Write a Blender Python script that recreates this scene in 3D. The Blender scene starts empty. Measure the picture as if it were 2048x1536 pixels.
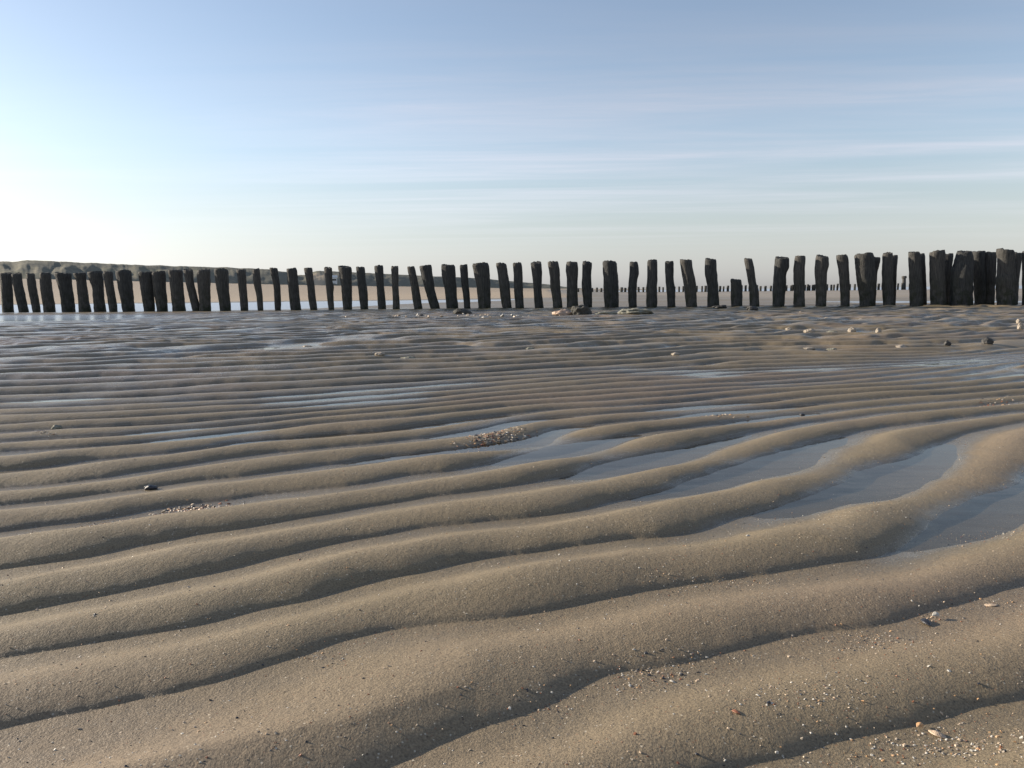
import bpy, bmesh, math, random
import numpy as np
from mathutils import Matrix, Vector

random.seed(7)
rng = np.random.default_rng(11)
S = bpy.context.scene
COL = S.collection

# ------------------------------------------------------------------ camera model
W_, H_, FPX = 2048.0, 1536.0, 1540.0
CAM_H = 0.42
PITCH = math.atan(185.0 / FPX)
ROLL = math.atan(24.0 / 2048.0)
fwd = Vector((0, math.cos(PITCH), -math.sin(PITCH)))
r0 = Vector((1, 0, 0)); u0 = Vector((0, math.sin(PITCH), math.cos(PITCH)))
right = r0 * math.cos(ROLL) - u0 * math.sin(ROLL)
up = u0 * math.cos(ROLL) + r0 * math.sin(ROLL)

def ray(x, y):
    return fwd + right * ((x - 1024) / FPX) + up * ((768 - y) / FPX)

def gpt(x, y, z=0.0):
    d = ray(x, y)
    t = (z - CAM_H) / d.z
    return d.x * t, d.y * t

def at_depth(x, y, Y):
    d = ray(x, y)
    t = Y / d.y
    return d.x * t, Y, CAM_H + d.z * t

def horizon(x):
    return 583 - (x - 1024) * 24.0 / 2048.0

cam = bpy.data.cameras.new('camera')
cam.sensor_width = 36.0
cam.lens = FPX / W_ * 36.0
cam.clip_start = 0.02
cam.clip_end = 20000
co = bpy.data.objects.new('camera', cam)
COL.objects.link(co)
m = Matrix((
    (right.x, up.x, -fwd.x, 0),
    (right.y, up.y, -fwd.y, 0),
    (right.z, up.z, -fwd.z, CAM_H),
    (0, 0, 0, 1)))
co.matrix_world = m
S.camera = co

# ------------------------------------------------------------------ helpers
def tag(o, label=None, cat=None, group=None, kind=None):
    if label: o['label'] = label
    if cat: o['category'] = cat
    if group: o['group'] = group
    if kind: o['kind'] = kind
    return o

def link(name, me, mat=None, parent=None):
    o = bpy.data.objects.new(name, me)
    COL.objects.link(o)
    if mat is not None and len(me.materials) == 0:
        me.materials.append(mat)
    if parent is not None: o.parent = parent
    return o

def perlin(x, y, seed=0):
    x = np.asarray(x, float); y = np.asarray(y, float)
    xi = np.floor(x).astype(np.int64); yi = np.floor(y).astype(np.int64)
    xf = x - xi; yf = y - yi
    def grad(ix, iy):
        h = (ix * 374761393 + iy * 668265263 + seed * 974711) & 0xffffffff
        h = ((h ^ (h >> 13)) * 1274126177) & 0xffffffff
        h = h ^ (h >> 16)
        return (h & 0xffff) / 65536.0 * 2 * math.pi
    def dot(ix, iy, dx, dy):
        a = grad(ix, iy)
        return np.cos(a) * dx + np.sin(a) * dy
    u = xf * xf * xf * (xf * (xf * 6 - 15) + 10)
    v = yf * yf * yf * (yf * (yf * 6 - 15) + 10)
    n00 = dot(xi, yi, xf, yf); n10 = dot(xi + 1, yi, xf - 1, yf)
    n01 = dot(xi, yi + 1, xf, yf - 1); n11 = dot(xi + 1, yi + 1, xf - 1, yf - 1)
    return 1.5 * ((n00 * (1 - u) + n10 * u) * (1 - v) + (n01 * (1 - u) + n11 * u) * v)

def fbm(x, y, seed=0, octv=3):
    s = 0; a = 1; t = 0
    for i in range(octv):
        s = s + a * perlin(x * 2 ** i, y * 2 ** i, seed + i * 17); t += a; a *= 0.5
    return s / t

def sstep(a, b, x):
    t = np.clip((x - a) / (b - a), 0, 1)
    return t * t * (3 - 2 * t)

# node helpers
def new_mat(name):
    mt = bpy.data.materials.new(name); mt.use_nodes = True
    nt = mt.node_tree; nt.nodes.clear()
    out = nt.nodes.new('ShaderNodeOutputMaterial')
    return mt, nt, out

def N(nt, typ, **kw):
    n = nt.nodes.new(typ)
    for k, v in kw.items():
        if k.startswith('i_'):
            key = k[2:]
            n.inputs[int(key) if key.isdigit() else key.replace('_', ' ')].default_value = v
        else:
            setattr(n, k, v)
    return n

def mixc(nt, fac, a, b, blend='MIX'):
    n = nt.nodes.new('ShaderNodeMix'); n.data_type = 'RGBA'; n.blend_type = blend
    for sock, v in ((n.inputs[0], fac), (n.inputs[6], a), (n.inputs[7], b)):
        if isinstance(v, (int, float)): sock.default_value = v
        elif isinstance(v, (tuple, list)): sock.default_value = (*v, 1) if len(v) == 3 else v
        else: nt.links.new(v, sock)
    return n.outputs[2]

def math_n(nt, op, a, b=None, c=None, clamp=False):
    n = nt.nodes.new('ShaderNodeMath'); n.operation = op; n.use_clamp = clamp
    for i, v in enumerate((a, b, c)):
        if v is None: continue
        if isinstance(v, (int, float)): n.inputs[i].default_value = v
        else: nt.links.new(v, n.inputs[i])
    return n.outputs[0]

def maprange(nt, v, a, b, c=0.0, d=1.0, smooth=False):
    n = nt.nodes.new('ShaderNodeMapRange'); n.clamp = True
    if smooth: n.interpolation_type = 'SMOOTHSTEP'
    nt.links.new(v, n.inputs[0])
    for i, x in enumerate((a, b, c, d)): n.inputs[i + 1].default_value = x
    return n.outputs[0]

def noise(nt, vec, scale, detail=3, rough=0.55, dim='3D', dist=0.0):
    n = nt.nodes.new('ShaderNodeTexNoise'); n.noise_dimensions = dim
    n.inputs['Scale'].default_value = scale; n.inputs['Detail'].default_value = detail
    n.inputs['Roughness'].default_value = rough; n.inputs['Distortion'].default_value = dist
    if vec is not None: nt.links.new(vec, n.inputs['Vector'])
    return n.outputs['Fac']

# ------------------------------------------------------------------ ripple phase from the traced trough lines
LINES = {
 0: [(0,1990),(500,1840),(1024,1680),(1400,1568),(1511,1536),(1586,1522),(1636,1497),(1711,1477),(1811,1457),(1886,1439),(1961,1422),(2048,1405)],
 1: [(0,1770),(300,1690),(600,1603),(800,1536),(862,1507),(912,1487),(962,1465),(1024,1440),(1099,1402),(1174,1370),(1224,1352),(1299,1342),(1374,1332),(1449,1314),(1536,1292),(1636,1272),(1748,1259),(1811,1247),(1886,1226),(1961,1202),(2048,1177)],
 2: [(0,1467),(100,1447),(175,1432),(275,1407),(350,1389),(425,1369),(512,1341),(612,1310),(675,1287),(762,1267),(887,1250),(1024,1239),(1124,1223),(1199,1207),(1274,1191),(1349,1174),(1424,1164),(1536,1150),(1636,1133),(1761,1116),(1811,1095),(1861,1065),(1886,1045),(1936,1022),(1986,998),(2048,968)],
 3: [(0,1329),(100,1314),(200,1297),(300,1277),(400,1257),(512,1226),(612,1207),(712,1182),(787,1161),(837,1152),(912,1134),(1024,1112),(1124,1100),(1249,1085),(1324,1078),(1400,1060),(1450,1042),(1490,1028),(1536,1017),(1611,1002),(1686,980),(1736,955),(1786,932),(1848,907),(1911,876),(1986,860),(2048,848)],
 4: [(0,1240),(100,1222),(200,1199),(275,1183),(350,1167),(450,1146),(512,1130),(575,1115),(637,1101),(737,1081),(812,1065),(887,1056),(1012,1045),(1124,1030),(1200,1012),(1260,997),(1340,980),(1399,962),(1450,945),(1536,913),(1580,900),(1636,886),(1711,866),(1786,854),(1861,846),(1961,835),(2048,825)],
 5: [(0,1145),(100,1130),(175,1117),(275,1097),(375,1077),(475,1062),(512,1055),(637,1036),(762,1016),(837,1002),(912,991),(1024,977),(1099,962),(1161,948),(1199,932),(1299,911),(1374,895),(1449,880),(1536,860),(1661,841),(1761,830),(1861,820),(1961,812),(2048,803)],
 6: [(0,1067),(100,1053),(225,1037),(325,1018),(450,1004),(512,996),(612,986),(712,972),(812,956),(912,943),(1024,916),(1124,899),(1199,882),(1274,868),(1374,857),(1474,845),(1536,836),(1636,826),(1736,816),(1861,804),(2048,786)],
 7: [(0,1015),(100,1005),(200,991),(275,983),(375,970),(512,953),(637,934),(737,921),(837,907),(912,898),(1024,885),(1074,874),(1124,859),(1224,847),(1324,837),(1399,827),(1540,815),(1700,800),(2048,768)],
 8: [(0,979),(100,971),(200,960),(275,948),(375,932),(512,913),(612,901),(737,889),(837,877),(937,864),(1024,845),(1199,829),(1349,815),(1500,801),(1700,784),(2048,752)],
 9: [(0,947),(100,936),(175,925),(275,914),(375,902),(512,882),(637,872),(762,861),(880,847),(1024,829),(1200,814),(1350,801),(1600,778),(2048,738)],
 10: [(0,907),(125,899),(225,891),(325,880),(425,870),(512,860),(637,848),(762,838),(900,826),(1024,813),(1200,800),(1400,783),(2048,725)],
 11: [(0,885),(125,877),(250,868),(400,856),(512,846),(700,830)],
 12: [(0,867),(125,859),(250,851),(400,841),(512,832)],
 13: [(0,850),(125,843),(250,836),(400,826)],
 14: [(0,832),(125,827),(250,821)],
}
P = []; K = []
for k, pts in LINES.items():
    for (x, y) in pts:
        X, Y = gpt(x, y)
        P.append((X, Y)); K.append(float(k))
TH, LAM = math.radians(20.0), 0.158
_n = np.arange(-3.0, 60.0, 0.02)
_lam = np.interp(_n, [-3, 2.7, 3.2, 3.8, 4.6, 5.6, 7.0, 10.0, 16.0, 22.0], [LAM, LAM, 0.20, 0.28, 0.34, 0.40, 0.44, 0.46, 0.46, 0.46])
_G = np.concatenate([[0], np.cumsum(0.02 / _lam)[:-1]]); _G -= np.interp(0.0, _n, _G)
def kfar0(X, Y): return np.interp(-math.sin(TH) * X + math.cos(TH) * Y, _n, _G)
sel = [(p, k) for p, k in zip(P, K) if k >= 9]
c0 = np.mean([k - kfar0(*p) for p, k in sel])
for Yc in (4.6, 6.0, 8.0, 11.0, 15.0, 20.0):
    for u in np.linspace(-0.95, 0.95, 7):
        P.append((u * Yc, Yc)); K.append(kfar0(u * Yc, Yc) + c0)
# behind / outside the frame near the camera the ripples simply carry on
for (X, Y, k) in ((-1.2, 0.15, 0.3), (0.0, 0.1, -1.2), (1.2, 0.2, -2.2), (2.0, 0.9, 0.6), (-2.0, 0.9, 4.6),
                  (-1.0, -1.0, -5.5), (1.0, -1.0, -8.5)):
    P.append((X, Y)); K.append(k)
P = np.array(P); K = np.array(K)
def lgx(X, Y):
    # mild compression of distance so that near and far lines weigh alike
    q = np.log(np.maximum(Y, -1.4) + 1.6)
    return np.stack([X / (np.maximum(Y, -1.2) * 0.55 + 1.5) * 1.4, q * 2.0], -1)
PQ = lgx(P[:, 0], P[:, 1])
kbase = lambda X, Y: kfar0(X, Y) + c0
def tps(r2):
    return np.where(r2 > 1e-12, 0.5 * r2 * np.log(np.maximum(r2, 1e-12)), 0.0)
n = len(P)
A = tps(((PQ[:, None] - PQ[None]) ** 2).sum(-1)) + np.eye(n) * 2e-4
B = np.concatenate([np.ones((n, 1)), PQ], 1)
M = np.block([[A, B], [B.T, np.zeros((3, 3))]])
sol = np.linalg.solve(M, np.concatenate([K - kbase(P[:, 0], P[:, 1]), np.zeros(3)]))
wts, aff = sol[:n], sol[n:]
def kfield(X, Y):
    sh = X.shape
    Q = lgx(X.ravel(), Y.ravel()); out = np.empty(len(Q))
    for i in range(0, len(Q), 20000):
        q = Q[i:i + 20000]
        out[i:i + 20000] = tps(((q[:, None] - PQ[None]) ** 2).sum(-1)) @ wts + aff[0] + q @ aff[1:]
    return out.reshape(sh) + kbase(X, Y)

# ------------------------------------------------------------------ ground grid
ys = [-1.6]
while ys[-1] < 5000:
    y = ys[-1]
    if y < 0.45: d = 0.02 if y < 0.3 else 0.006
    elif y < 23: d = min(max(0.0038 * y, 0.0026), 0.022)
    else: d = 0.022 + (y - 23) * 0.03
    ys.append(y + d)
ys = np.array(ys)
tt = np.linspace(-1, 1, 881)
us = 0.66 * tt + 0.34 * tt ** 5
YY, UU = np.meshgrid(ys, us, indexing='ij')
def halfw(Y): return 1.25 * np.maximum(Y, 0) + 1.3
XX = UU * halfw(YY)
NR, NC = YY.shape

# coarse evaluation of k, upsampled
def upsample(F, ri, ci):
    rows = np.arange(NR); cols = np.arange(NC)
    t = np.empty((len(ri), NC))
    for i in range(len(ri)): t[i] = np.interp(cols, ci, F[i])
    o = np.empty((NR, NC)); 
    pos = np.interp(rows, ri, np.arange(len(ri)))
    a = np.floor(pos).astype(int); a = np.minimum(a, len(ri) - 2); f = (pos - a)[:, None]
    o = t[a] * (1 - f) + t[a + 1] * f
    return o
ri = np.unique(np.concatenate([np.arange(0, NR, 4), [NR - 1]])); ci = np.arange(0, NC, 4)
nearrows = ys[ri] < 40
KF = kfield(XX[np.ix_(ri, ci)], np.minimum(YY[np.ix_(ri, ci)], 40))
e = 0.01
Xc, Yc_ = XX[np.ix_(ri, ci)], np.minimum(YY[np.ix_(ri, ci)], 40)
gx = (kfield(Xc + e, Yc_) - KF) / e; gy = (kfield(Xc, Yc_ + e) - KF) / e
LAMF = 1.0 / np.maximum(np.hypot(gx, gy), 1.1)
KK = upsample(KF, ri, ci); LL = upsample(LAMF, ri, ci)

farmix = sstep(2.6, 5.5, YY)
# wander of the crests
KK += 0.065 * perlin(XX * 4, YY * 4, 3) + .024 * perlin(XX * 9, YY * 9, 12) + 0.014 * perlin(XX * 14, YY * 14, 4) + 0.004 * perlin(XX * 45, YY * 45, 2)
KK += farmix * (0.8 * perlin(XX * 0.40, YY * 0.5, 5) + 0.50 * perlin(XX * 1.0, YY * 1.2, 6) + 0.16 * perlin(XX * 2.8, YY * 2.2, 8)) + .30 * sstep(5, 8, YY) * perlin(XX * 1.7, YY * .8, 7)
damp = np.ones_like(KK)
# forks: pairs of dislocations
forks = []
fr = random.Random(5)
for i in range(60):
    Y = 3.7 + 12.5 * fr.random() ** 1.2; X = (fr.random() * 2 - 1) * 0.85 * Y
    w_ = (.35 + .5 * fr.random()) * (1 + Y * .05)
    sg = fr.choice((-1, 1))
    forks.append((X - w_ * .94, Y - w_ * .34, sg, 1)); forks.append((X + w_ * .94, Y + w_ * .34, -sg, 1))
FW = sstep(2.5, 3.3, YY)
for (X, Y, sg, am) in forks:
    dx, dy = XX - X, YY - Y
    KK += FW * sg * np.arctan2(dx, -dy + 1e-9) / (2 * math.pi)
    damp *= 1 - 0.8 * np.exp(-(dx * dx * 0.25 + dy * dy) / (0.07 ** 2))

t = KK - np.floor(KK)
tc = (0.345 + 0.05 * perlin(XX * 1.7, YY * 2.5, 9)) * np.clip(.24 / LL, .28, 1)
lee = np.sin(np.pi / 2 * np.clip(t / tc, 0, 1)) ** 0.70
v = np.clip((t - tc) / (1 - tc), 0, 1)
sto = (0.5 + 0.5 * np.cos(np.pi * v)) ** 1.75
prof = np.where(t < tc, lee, sto)
del lee, v, sto
ampl = np.clip(0.092 * LL, 0.007, 0.024 + .001 * farmix)
ampl = ampl * (1 + 0.30 * fbm(XX * 1.3, YY * 2.1, 21, 2)) * (1 + .25 * farmix)
rip_end = 1 - sstep(17.0, 20.5, YY)
ampl = ampl * damp * (0.12 + 0.88 * rip_end)
# ripples die out in the flat wet sand by the left pool
flat_left = sstep(0.0, 1.0, 1.35 - np.hypot((XX + 11.5) / 6.0, (YY - 14.5) / 4.6))
ampl = ampl * (1 - 0.92 * flat_left)
# broken, lumpy ripples to the far right
lump = sstep(5.0, 8.0, YY) * sstep(0.15, 0.5, XX / np.maximum(YY, 0.5)) * rip_end
ampl = ampl * (1 + lump * .7 * fbm(XX * 2.4, YY * 1.6, 31, 2))
ampl = np.maximum(ampl, 0)
Z = ampl * prof
# small cross ripples riding on the far sand
k2 = (math.cos(.5) * YY - math.sin(.5) * XX) / .19 + 1.2 * perlin(XX * 1.1, YY * 1.3, 91) + .5 * perlin(XX * 3.1, YY * 3.3, 92)
t2 = k2 - np.floor(k2)
Z = Z + .012 * sstep(4.0, 7.0, YY) * rip_end * (1 - .9 * flat_left) * np.clip(.35 + 1.1 * perlin(XX * .8, YY * .8, 93), 0, 1) * (.5 - .5 * np.cos(2 * np.pi * t2 ** .8))

# base level: pools where the troughs dip under the water plane (z = 0)
base = 0.0045 + 0.0025 * fbm(XX * 0.8, YY * 0.8, 41, 2) + .0016 * perlin(XX * 4.5, YY * 4.5, 42) * (1 - farmix)
def dip(px, py, rx, ry, depth, rot=0.0):
    global base
    X, Y = gpt(px, py)
    dx, dy = XX - X, YY - Y
    c, s = math.cos(rot), math.sin(rot)
    a, b = dx * c + dy * s, -dx * s + dy * c
    if py < 900 and px < 1400: depth *= 1.35; ry *= 1.25
    base = base - depth * np.exp(-((a / rx) ** 2 + (b / ry) ** 2))
dip(1840, 960, 0.38, 0.38, 0.0098, 0.5)
dip(1700, 930, 0.5, 0.30, 0.0045, 0.5)
dip(1980, 1040, 0.25, 0.2, 0.008, 0.5)
dip(1480, 930, 0.35, 0.30, 0.0075, 0.4)
dip(1250, 925, 0.25, 0.22, 0.009, 0.4)
dip(1110, 890, 0.22, 0.16, 0.009, 0.3)
dip(880, 910, 0.35, 0.10, 0.006, 0.3)
dip(1000, 850, 0.3, 0.14, 0.008, 0.3)
dip(490, 878, 0.4, 0.13, 0.008, 0.2)
dip(250, 1030, 0.3, 0.1, 0.006, 0.3)
dip(330, 855, 0.4, 0.15, 0.006, 0.2)
dip(700, 808, 0.5, 0.2, 0.006, 0.2)
dip(880, 768, 0.45, 0.2, 0.008, 0.2)
dip(960, 745, 0.4, 0.2, 0.008, 0.2)
dip(1440, 820, 0.34, 0.30, 0.013, 0.2)
dip(1570, 768, 0.45, 0.18, 0.012, 0.2)
dip(1690, 735, 0.5, 0.2, 0.012, 0.2)
dip(1450, 745, 0.4, 0.2, 0.010, 0.2)
dip(1920, 725, 0.5, 0.3, 0.008, 0.1)
dip(2010, 752, 0.4, 0.2, 0.008, 0.1)
dip(120, 800, 0.6, 0.35, 0.012, 0.2)
dip(250, 755, 0.8, 0.35, 0.008, 0.2)
dip(640, 790, 0.5, 0.3, 0.009, 0.2)
dip(1250, 740, 0.6, 0.3, 0.010, 0.2)
dip(60, 700, 0.9, 0.5, 0.004, 0.1)
dip(1180, 700, 0.6, 0.4, 0.005, 0.1)
dip(1500, 700, 0.7, 0.4, 0.007, 0.1)
base += farmix * (0.005 * fbm(XX * 0.45, YY * 0.35, 44, 3) + .0065 * perlin(XX * 1.5, YY * 1.1, 45) - .002 - .002 * sstep(0, .5, -XX / np.maximum(YY, .5)))
# left pool in front of the posts
base -= 0.030 * sstep(0.0, 0.8, 1.0 - np.hypot((XX + 10.6) / 4.8, (YY - 15.6) / 3.2) + 0.5 * fbm(XX * 0.5, YY * 1.1, 51))
# water channel behind the posts
wob = 2.0 * fbm(XX * 0.15, YY * 0.1, 52)
ynear = np.interp(XX, [-40, -12, -6, -3, 0, 3], [21.0, 19.8, 20.5, 29, 36, 46])
chan = sstep(0, 3, YY - ynear + wob * 0.7) * sstep(0, 4, 43.5 + wob - YY) * (1 - sstep(-1.0, 3.0, XX))
base -= 0.09 * chan
base -= 0.05 * sstep(0.0, 0.7, 1.0 - np.hypot((XX - 11.8) / 3.9, (YY - 21.0 - (11.8 - XX) * 0.9) / 2.6) + 0.15 * fbm(XX * 0.6, YY * 0.6, 53))
# gentle relief behind
behind = sstep(18, 26, YY)
base += behind * (0.02 + 0.025 * fbm(XX * 0.09, YY * 0.14, 55, 3))
# scoured feet and low bank along the post row
iy = 0.0457 + 0.0192 * np.clip((XX / np.maximum(YY, 1) * FPX + 1024) / 2048, -0.5, 1.5)
ROWY = 1.0 / iy
drow = YY - ROWY
bankx = sstep(-6.2, -4.0, XX)
base += bankx * np.exp(-(drow / 0.7) ** 2) * (0.006 + 0.02 * fbm(XX * 1.2, YY * 1.2, 56))
# beach rising to the dunes on the left
FT_Y = [-5, 60, 120, 157, 290, 394, 500, 790, 1100, 1500, 3000]
FT_X = [-104, -103, -99, -94, -87, -75, -50, -12, 54, 130, 500]
DF = XX - np.interp(YY, FT_Y, FT_X)
beach = 4.0 * np.clip(1 - DF / 72.0, 0, 1) ** 1.5
base += beach
# the sea far out on the right
sea = sstep(0, 120, DF - 110 - 0 * YY) * sstep(130, 190, YY + 0.5 * XX)
base -= 0.8 * sea
Z = Z + base

# ---- surface zones (kept with the sand itself): wetness, pale dry sand, green algae film
hgt = Z
wet = 1 - sstep(0.001, 0.0125, hgt + 0.004 * fbm(XX * 3, YY * 3, 61, 2))
wetfar = (0.40 + .20 * sstep(0, .5, -XX / np.maximum(YY, .5))) * sstep(1.2, 4.5, YY) * (1 - 0.35 * sstep(-0.1, 0.5, XX / np.maximum(YY, 0.3))) + .16 * sstep(5, 9, YY)
wet = np.clip(wet * 0.95 * (.40 + .60 * np.maximum(sstep(.95, 1.6, YY), sstep(.003, 0, Z))) + .22 * wetfar + 0.10 * fbm(XX * 0.8, YY * 0.8, 62, 3), 0, 1)
dry_far = sstep(0, 6, YY - 43.5 - wob) * (1 - sstep(-1.5, 5, XX - 0.045 * YY))
dry_far = np.maximum(dry_far, sstep(1, 3, beach * 1.0))
wet = wet * (1 - sstep(16.5, 19, YY)) + sstep(16.5, 19, YY) * np.where(Z < .004, 1.0, .42 + .25 * fbm(XX * .12, YY * .2, 67, 3))
wet = wet * (1 - 0.95 * dry_far)
pale = np.maximum(dry_far * 1.0, .08 * sstep(.0008, -.0022, Z) * (1 - sstep(6, 10, YY)))
band = np.exp(-((drow + 2.2) / 1.5) ** 2) * sstep(5.8, 7.5, XX) * (0.75 + 0.5 * fbm(XX * 1.5, YY * 1.5, 63)) * 1.3
pale = np.maximum(pale, np.clip(band, 0, 1) * 0.8)
wet = wet * (1 - 0.7 * np.clip(band, 0, 1))
rightfar = sstep(26, 34, YY) * sstep(9, 13, XX) * (1 - sstep(60, 140, YY)) * 0.5
pale = np.maximum(pale, rightfar)
algae = np.exp(-((drow + 1.2) / 1.7) ** 2) * bankx * (1 - 0.8 * sstep(8, 9.5, XX))
algae = np.clip(algae * (0.9 + 0.9 * fbm(XX * 0.9, YY * 0.9, 64)), 0, 1)
pink = np.clip(0.5 + 0.9 * fbm(XX * 0.55, YY * 0.9, 66, 3), 0, 1)

def grid_mesh(name, X, Y, Zv):
    R, C = X.shape
    me = bpy.data.meshes.new(name)
    me.vertices.add(R * C)
    me.vertices.foreach_set('co', np.stack([X, Y, Zv], -1).astype(np.float32).ravel())
    idx = np.arange(R * C, dtype=np.int32).reshape(R, C)
    q = np.stack([idx[:-1, :-1], idx[:-1, 1:], idx[1:, 1:], idx[1:, :-1]], -1).reshape(-1, 4)
    me.loops.add(q.size); me.polygons.add(len(q))
    me.loops.foreach_set('vertex_index', q.ravel())
    me.polygons.foreach_set('loop_start', np.arange(0, q.size, 4, dtype=np.int32))
    me.polygons.foreach_set('use_smooth', np.ones(len(q), dtype=bool))
    me.update(calc_edges=True)
    return me

gme = grid_mesh('sand', XX, YY, Z)
ag = gme.attributes.new('film', 'FLOAT', 'POINT')
ag.data.foreach_set('value', np.clip(wetfar * 1.3 * (1 - dry_far) * (1 - .85 * sstep(16.5, 18.5, YY)), 0, 1).astype(np.float32).ravel())
at = gme.attributes.new('zones', 'FLOAT_COLOR', 'POINT')
at.data.foreach_set('color', np.stack([wet, pale, algae, pink], -1).astype(np.float32).ravel())

def ground_z(X, Y):
    r = np.interp(Y, ys, np.arange(NR)); u = X / (1.25 * max(Y, 0) + 1.3)
    c = np.interp(u, us, np.arange(NC))
    a, b = int(min(r, NR - 2)), int(min(c, NC - 2)); f, g = r - a, c - b
    return float((Z[a, b] * (1 - g) + Z[a, b + 1] * g) * (1 - f) + (Z[a + 1, b] * (1 - g) + Z[a + 1, b + 1] * g) * f)

# ------------------------------------------------------------------ materials
def sand_material():
    mt, nt, out = new_mat('rippled_sand')
    L = nt.links
    p = N(nt, 'ShaderNodeBsdfPrincipled')
    L.new(p.outputs[0], out.inputs[0])
    za = N(nt, 'ShaderNodeAttribute', attribute_name='zones')
    sp = N(nt, 'ShaderNodeSeparateColor'); L.new(za.outputs['Color'], sp.inputs[0])
    wetA, paleA, algA, pinkA = sp.outputs[0], sp.outputs[1], sp.outputs[2], za.outputs['Alpha']
    pos = N(nt, 'ShaderNodeNewGeometry').outputs['Position']
    big = noise(nt, pos, 2.2, 4, 0.6)
    mid = noise(nt, pos, 22, 4, 0.6)
    fine = noise(nt, pos, 420, 3, 0.7)
    c = mixc(nt, maprange(nt, big, .35, .65), (0.200, 0.158, 0.098), (0.218, 0.173, 0.111))
    c = mixc(nt, maprange(nt, pinkA, .5, .85, 0, .55), c, (0.226, 0.166, 0.120))
    wetc = mixc(nt, maprange(nt, mid, .3, .7), (0.132, 0.109, 0.075), (0.156, 0.130, 0.092))
    wv = math_n(nt, 'ADD', wetA, maprange(nt, mid, .3, .7, -.13, .13), clamp=True)
    c = mixc(nt, wv, c, wetc)
    c = mixc(nt, paleA, c, (0.36, 0.285, 0.20))
    c = mixc(nt, math_n(nt, 'MULTIPLY', algA, 0.95, clamp=True), c, (0.040, 0.043, 0.028))
    # grain: dark and light single grains, shell crumbs
    c = mixc(nt, 1.0, c, mixc(nt, maprange(nt, fine, .25, .75), (.52, .50, .48), (1.48, 1.48, 1.46)), 'MULTIPLY')
    vo = N(nt, 'ShaderNodeTexVoronoi'); vo.inputs['Scale'].default_value = 260; L.new(pos, vo.inputs['Vector'])
    sc = N(nt, 'ShaderNodeSeparateColor'); L.new(vo.outputs['Color'], sc.inputs[0])
    core = maprange(nt, vo.outputs['Distance'], .22, .34, 1, 0)
    c = mixc(nt, math_n(nt, 'MULTIPLY', core, maprange(nt, sc.outputs[0], .93, .95, 0, .75)), c, (0.52, 0.46, 0.36))
    c = mixc(nt, math_n(nt, 'MULTIPLY', core, maprange(nt, sc.outputs[1], .90, .92, 0, .7)), c, (0.045, 0.033, 0.025))
    c = mixc(nt, math_n(nt, 'MULTIPLY', core, maprange(nt, sc.outputs[2], .94, .95, 0, .6)), c, (0.25, 0.12, 0.06))
    L.new(c, p.inputs['Base Color'])
    film = N(nt, 'ShaderNodeAttribute', attribute_name='film').outputs['Fac']
    gl_ = math_n(nt, 'ADD', wv, film, clamp=True)
    L.new(maprange(nt, gl_, 0, 1, .74, .18), p.inputs['Roughness'])
    p.inputs['IOR'].default_value = 1.45
    h = math_n(nt, 'ADD', math_n(nt, 'MULTIPLY', fine, .0016), math_n(nt, 'MULTIPLY', noise(nt, pos, 90, 3, .6), .0022))
    h = math_n(nt, 'ADD', h, math_n(nt, 'MULTIPLY', mid, .0014))
    bp = N(nt, 'ShaderNodeBump'); bp.inputs['Distance'].default_value = 1.0
    L.new(maprange(nt, wv, .55, 1, .75, .25), bp.inputs['Strength'])
    L.new(h, bp.inputs['Height']); L.new(bp.outputs[0], p.inputs['Normal'])
    return mt

def water_material():
    mt, nt, out = new_mat('clear_water')
    L = nt.links
    pos = N(nt, 'ShaderNodeNewGeometry').outputs['Position']
    mp = N(nt, 'ShaderNodeMapping'); L.new(pos, mp.inputs[0]); mp.inputs['Scale'].default_value = (1, 2.2, 1)
    h = math_n(nt, 'ADD', math_n(nt, 'MULTIPLY', noise(nt, mp.outputs[0], 9, 3), .0012), math_n(nt, 'MULTIPLY', noise(nt, mp.outputs[0], 1.3, 3), .004))
    bp = N(nt, 'ShaderNodeBump'); bp.inputs['Strength'].default_value = .5; bp.inputs['Distance'].default_value = 1
    L.new(h, bp.inputs['Height'])
    fr_ = N(nt, 'ShaderNodeFresnel'); bf = N(nt, 'ShaderNodeNewGeometry').outputs['Backfacing']; L.new(maprange(nt, bf, 0, 1, 1.33, 1 / 1.33), fr_.inputs['IOR']); L.new(bp.outputs[0], fr_.inputs['Normal'])
    tr = N(nt, 'ShaderNodeBsdfTransparent'); tr.inputs[0].default_value = (.66, .62, .54, 1)
    gl = N(nt, 'ShaderNodeBsdfGlossy'); spz = N(nt, 'ShaderNodeSeparateXYZ'); L.new(pos, spz.inputs[0]); L.new(maprange(nt, spz.outputs[1], 9, 20, .03, .34), gl.inputs['Roughness']); L.new(bp.outputs[0], gl.inputs['Normal'])
    mx = N(nt, 'ShaderNodeMixShader'); L.new(fr_.outputs[0], mx.inputs[0]); L.new(tr.outputs[0], mx.inputs[1]); L.new(gl.outputs[0], mx.inputs[2])
    L.new(mx.outputs[0], out.inputs[0])
    return mt

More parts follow.
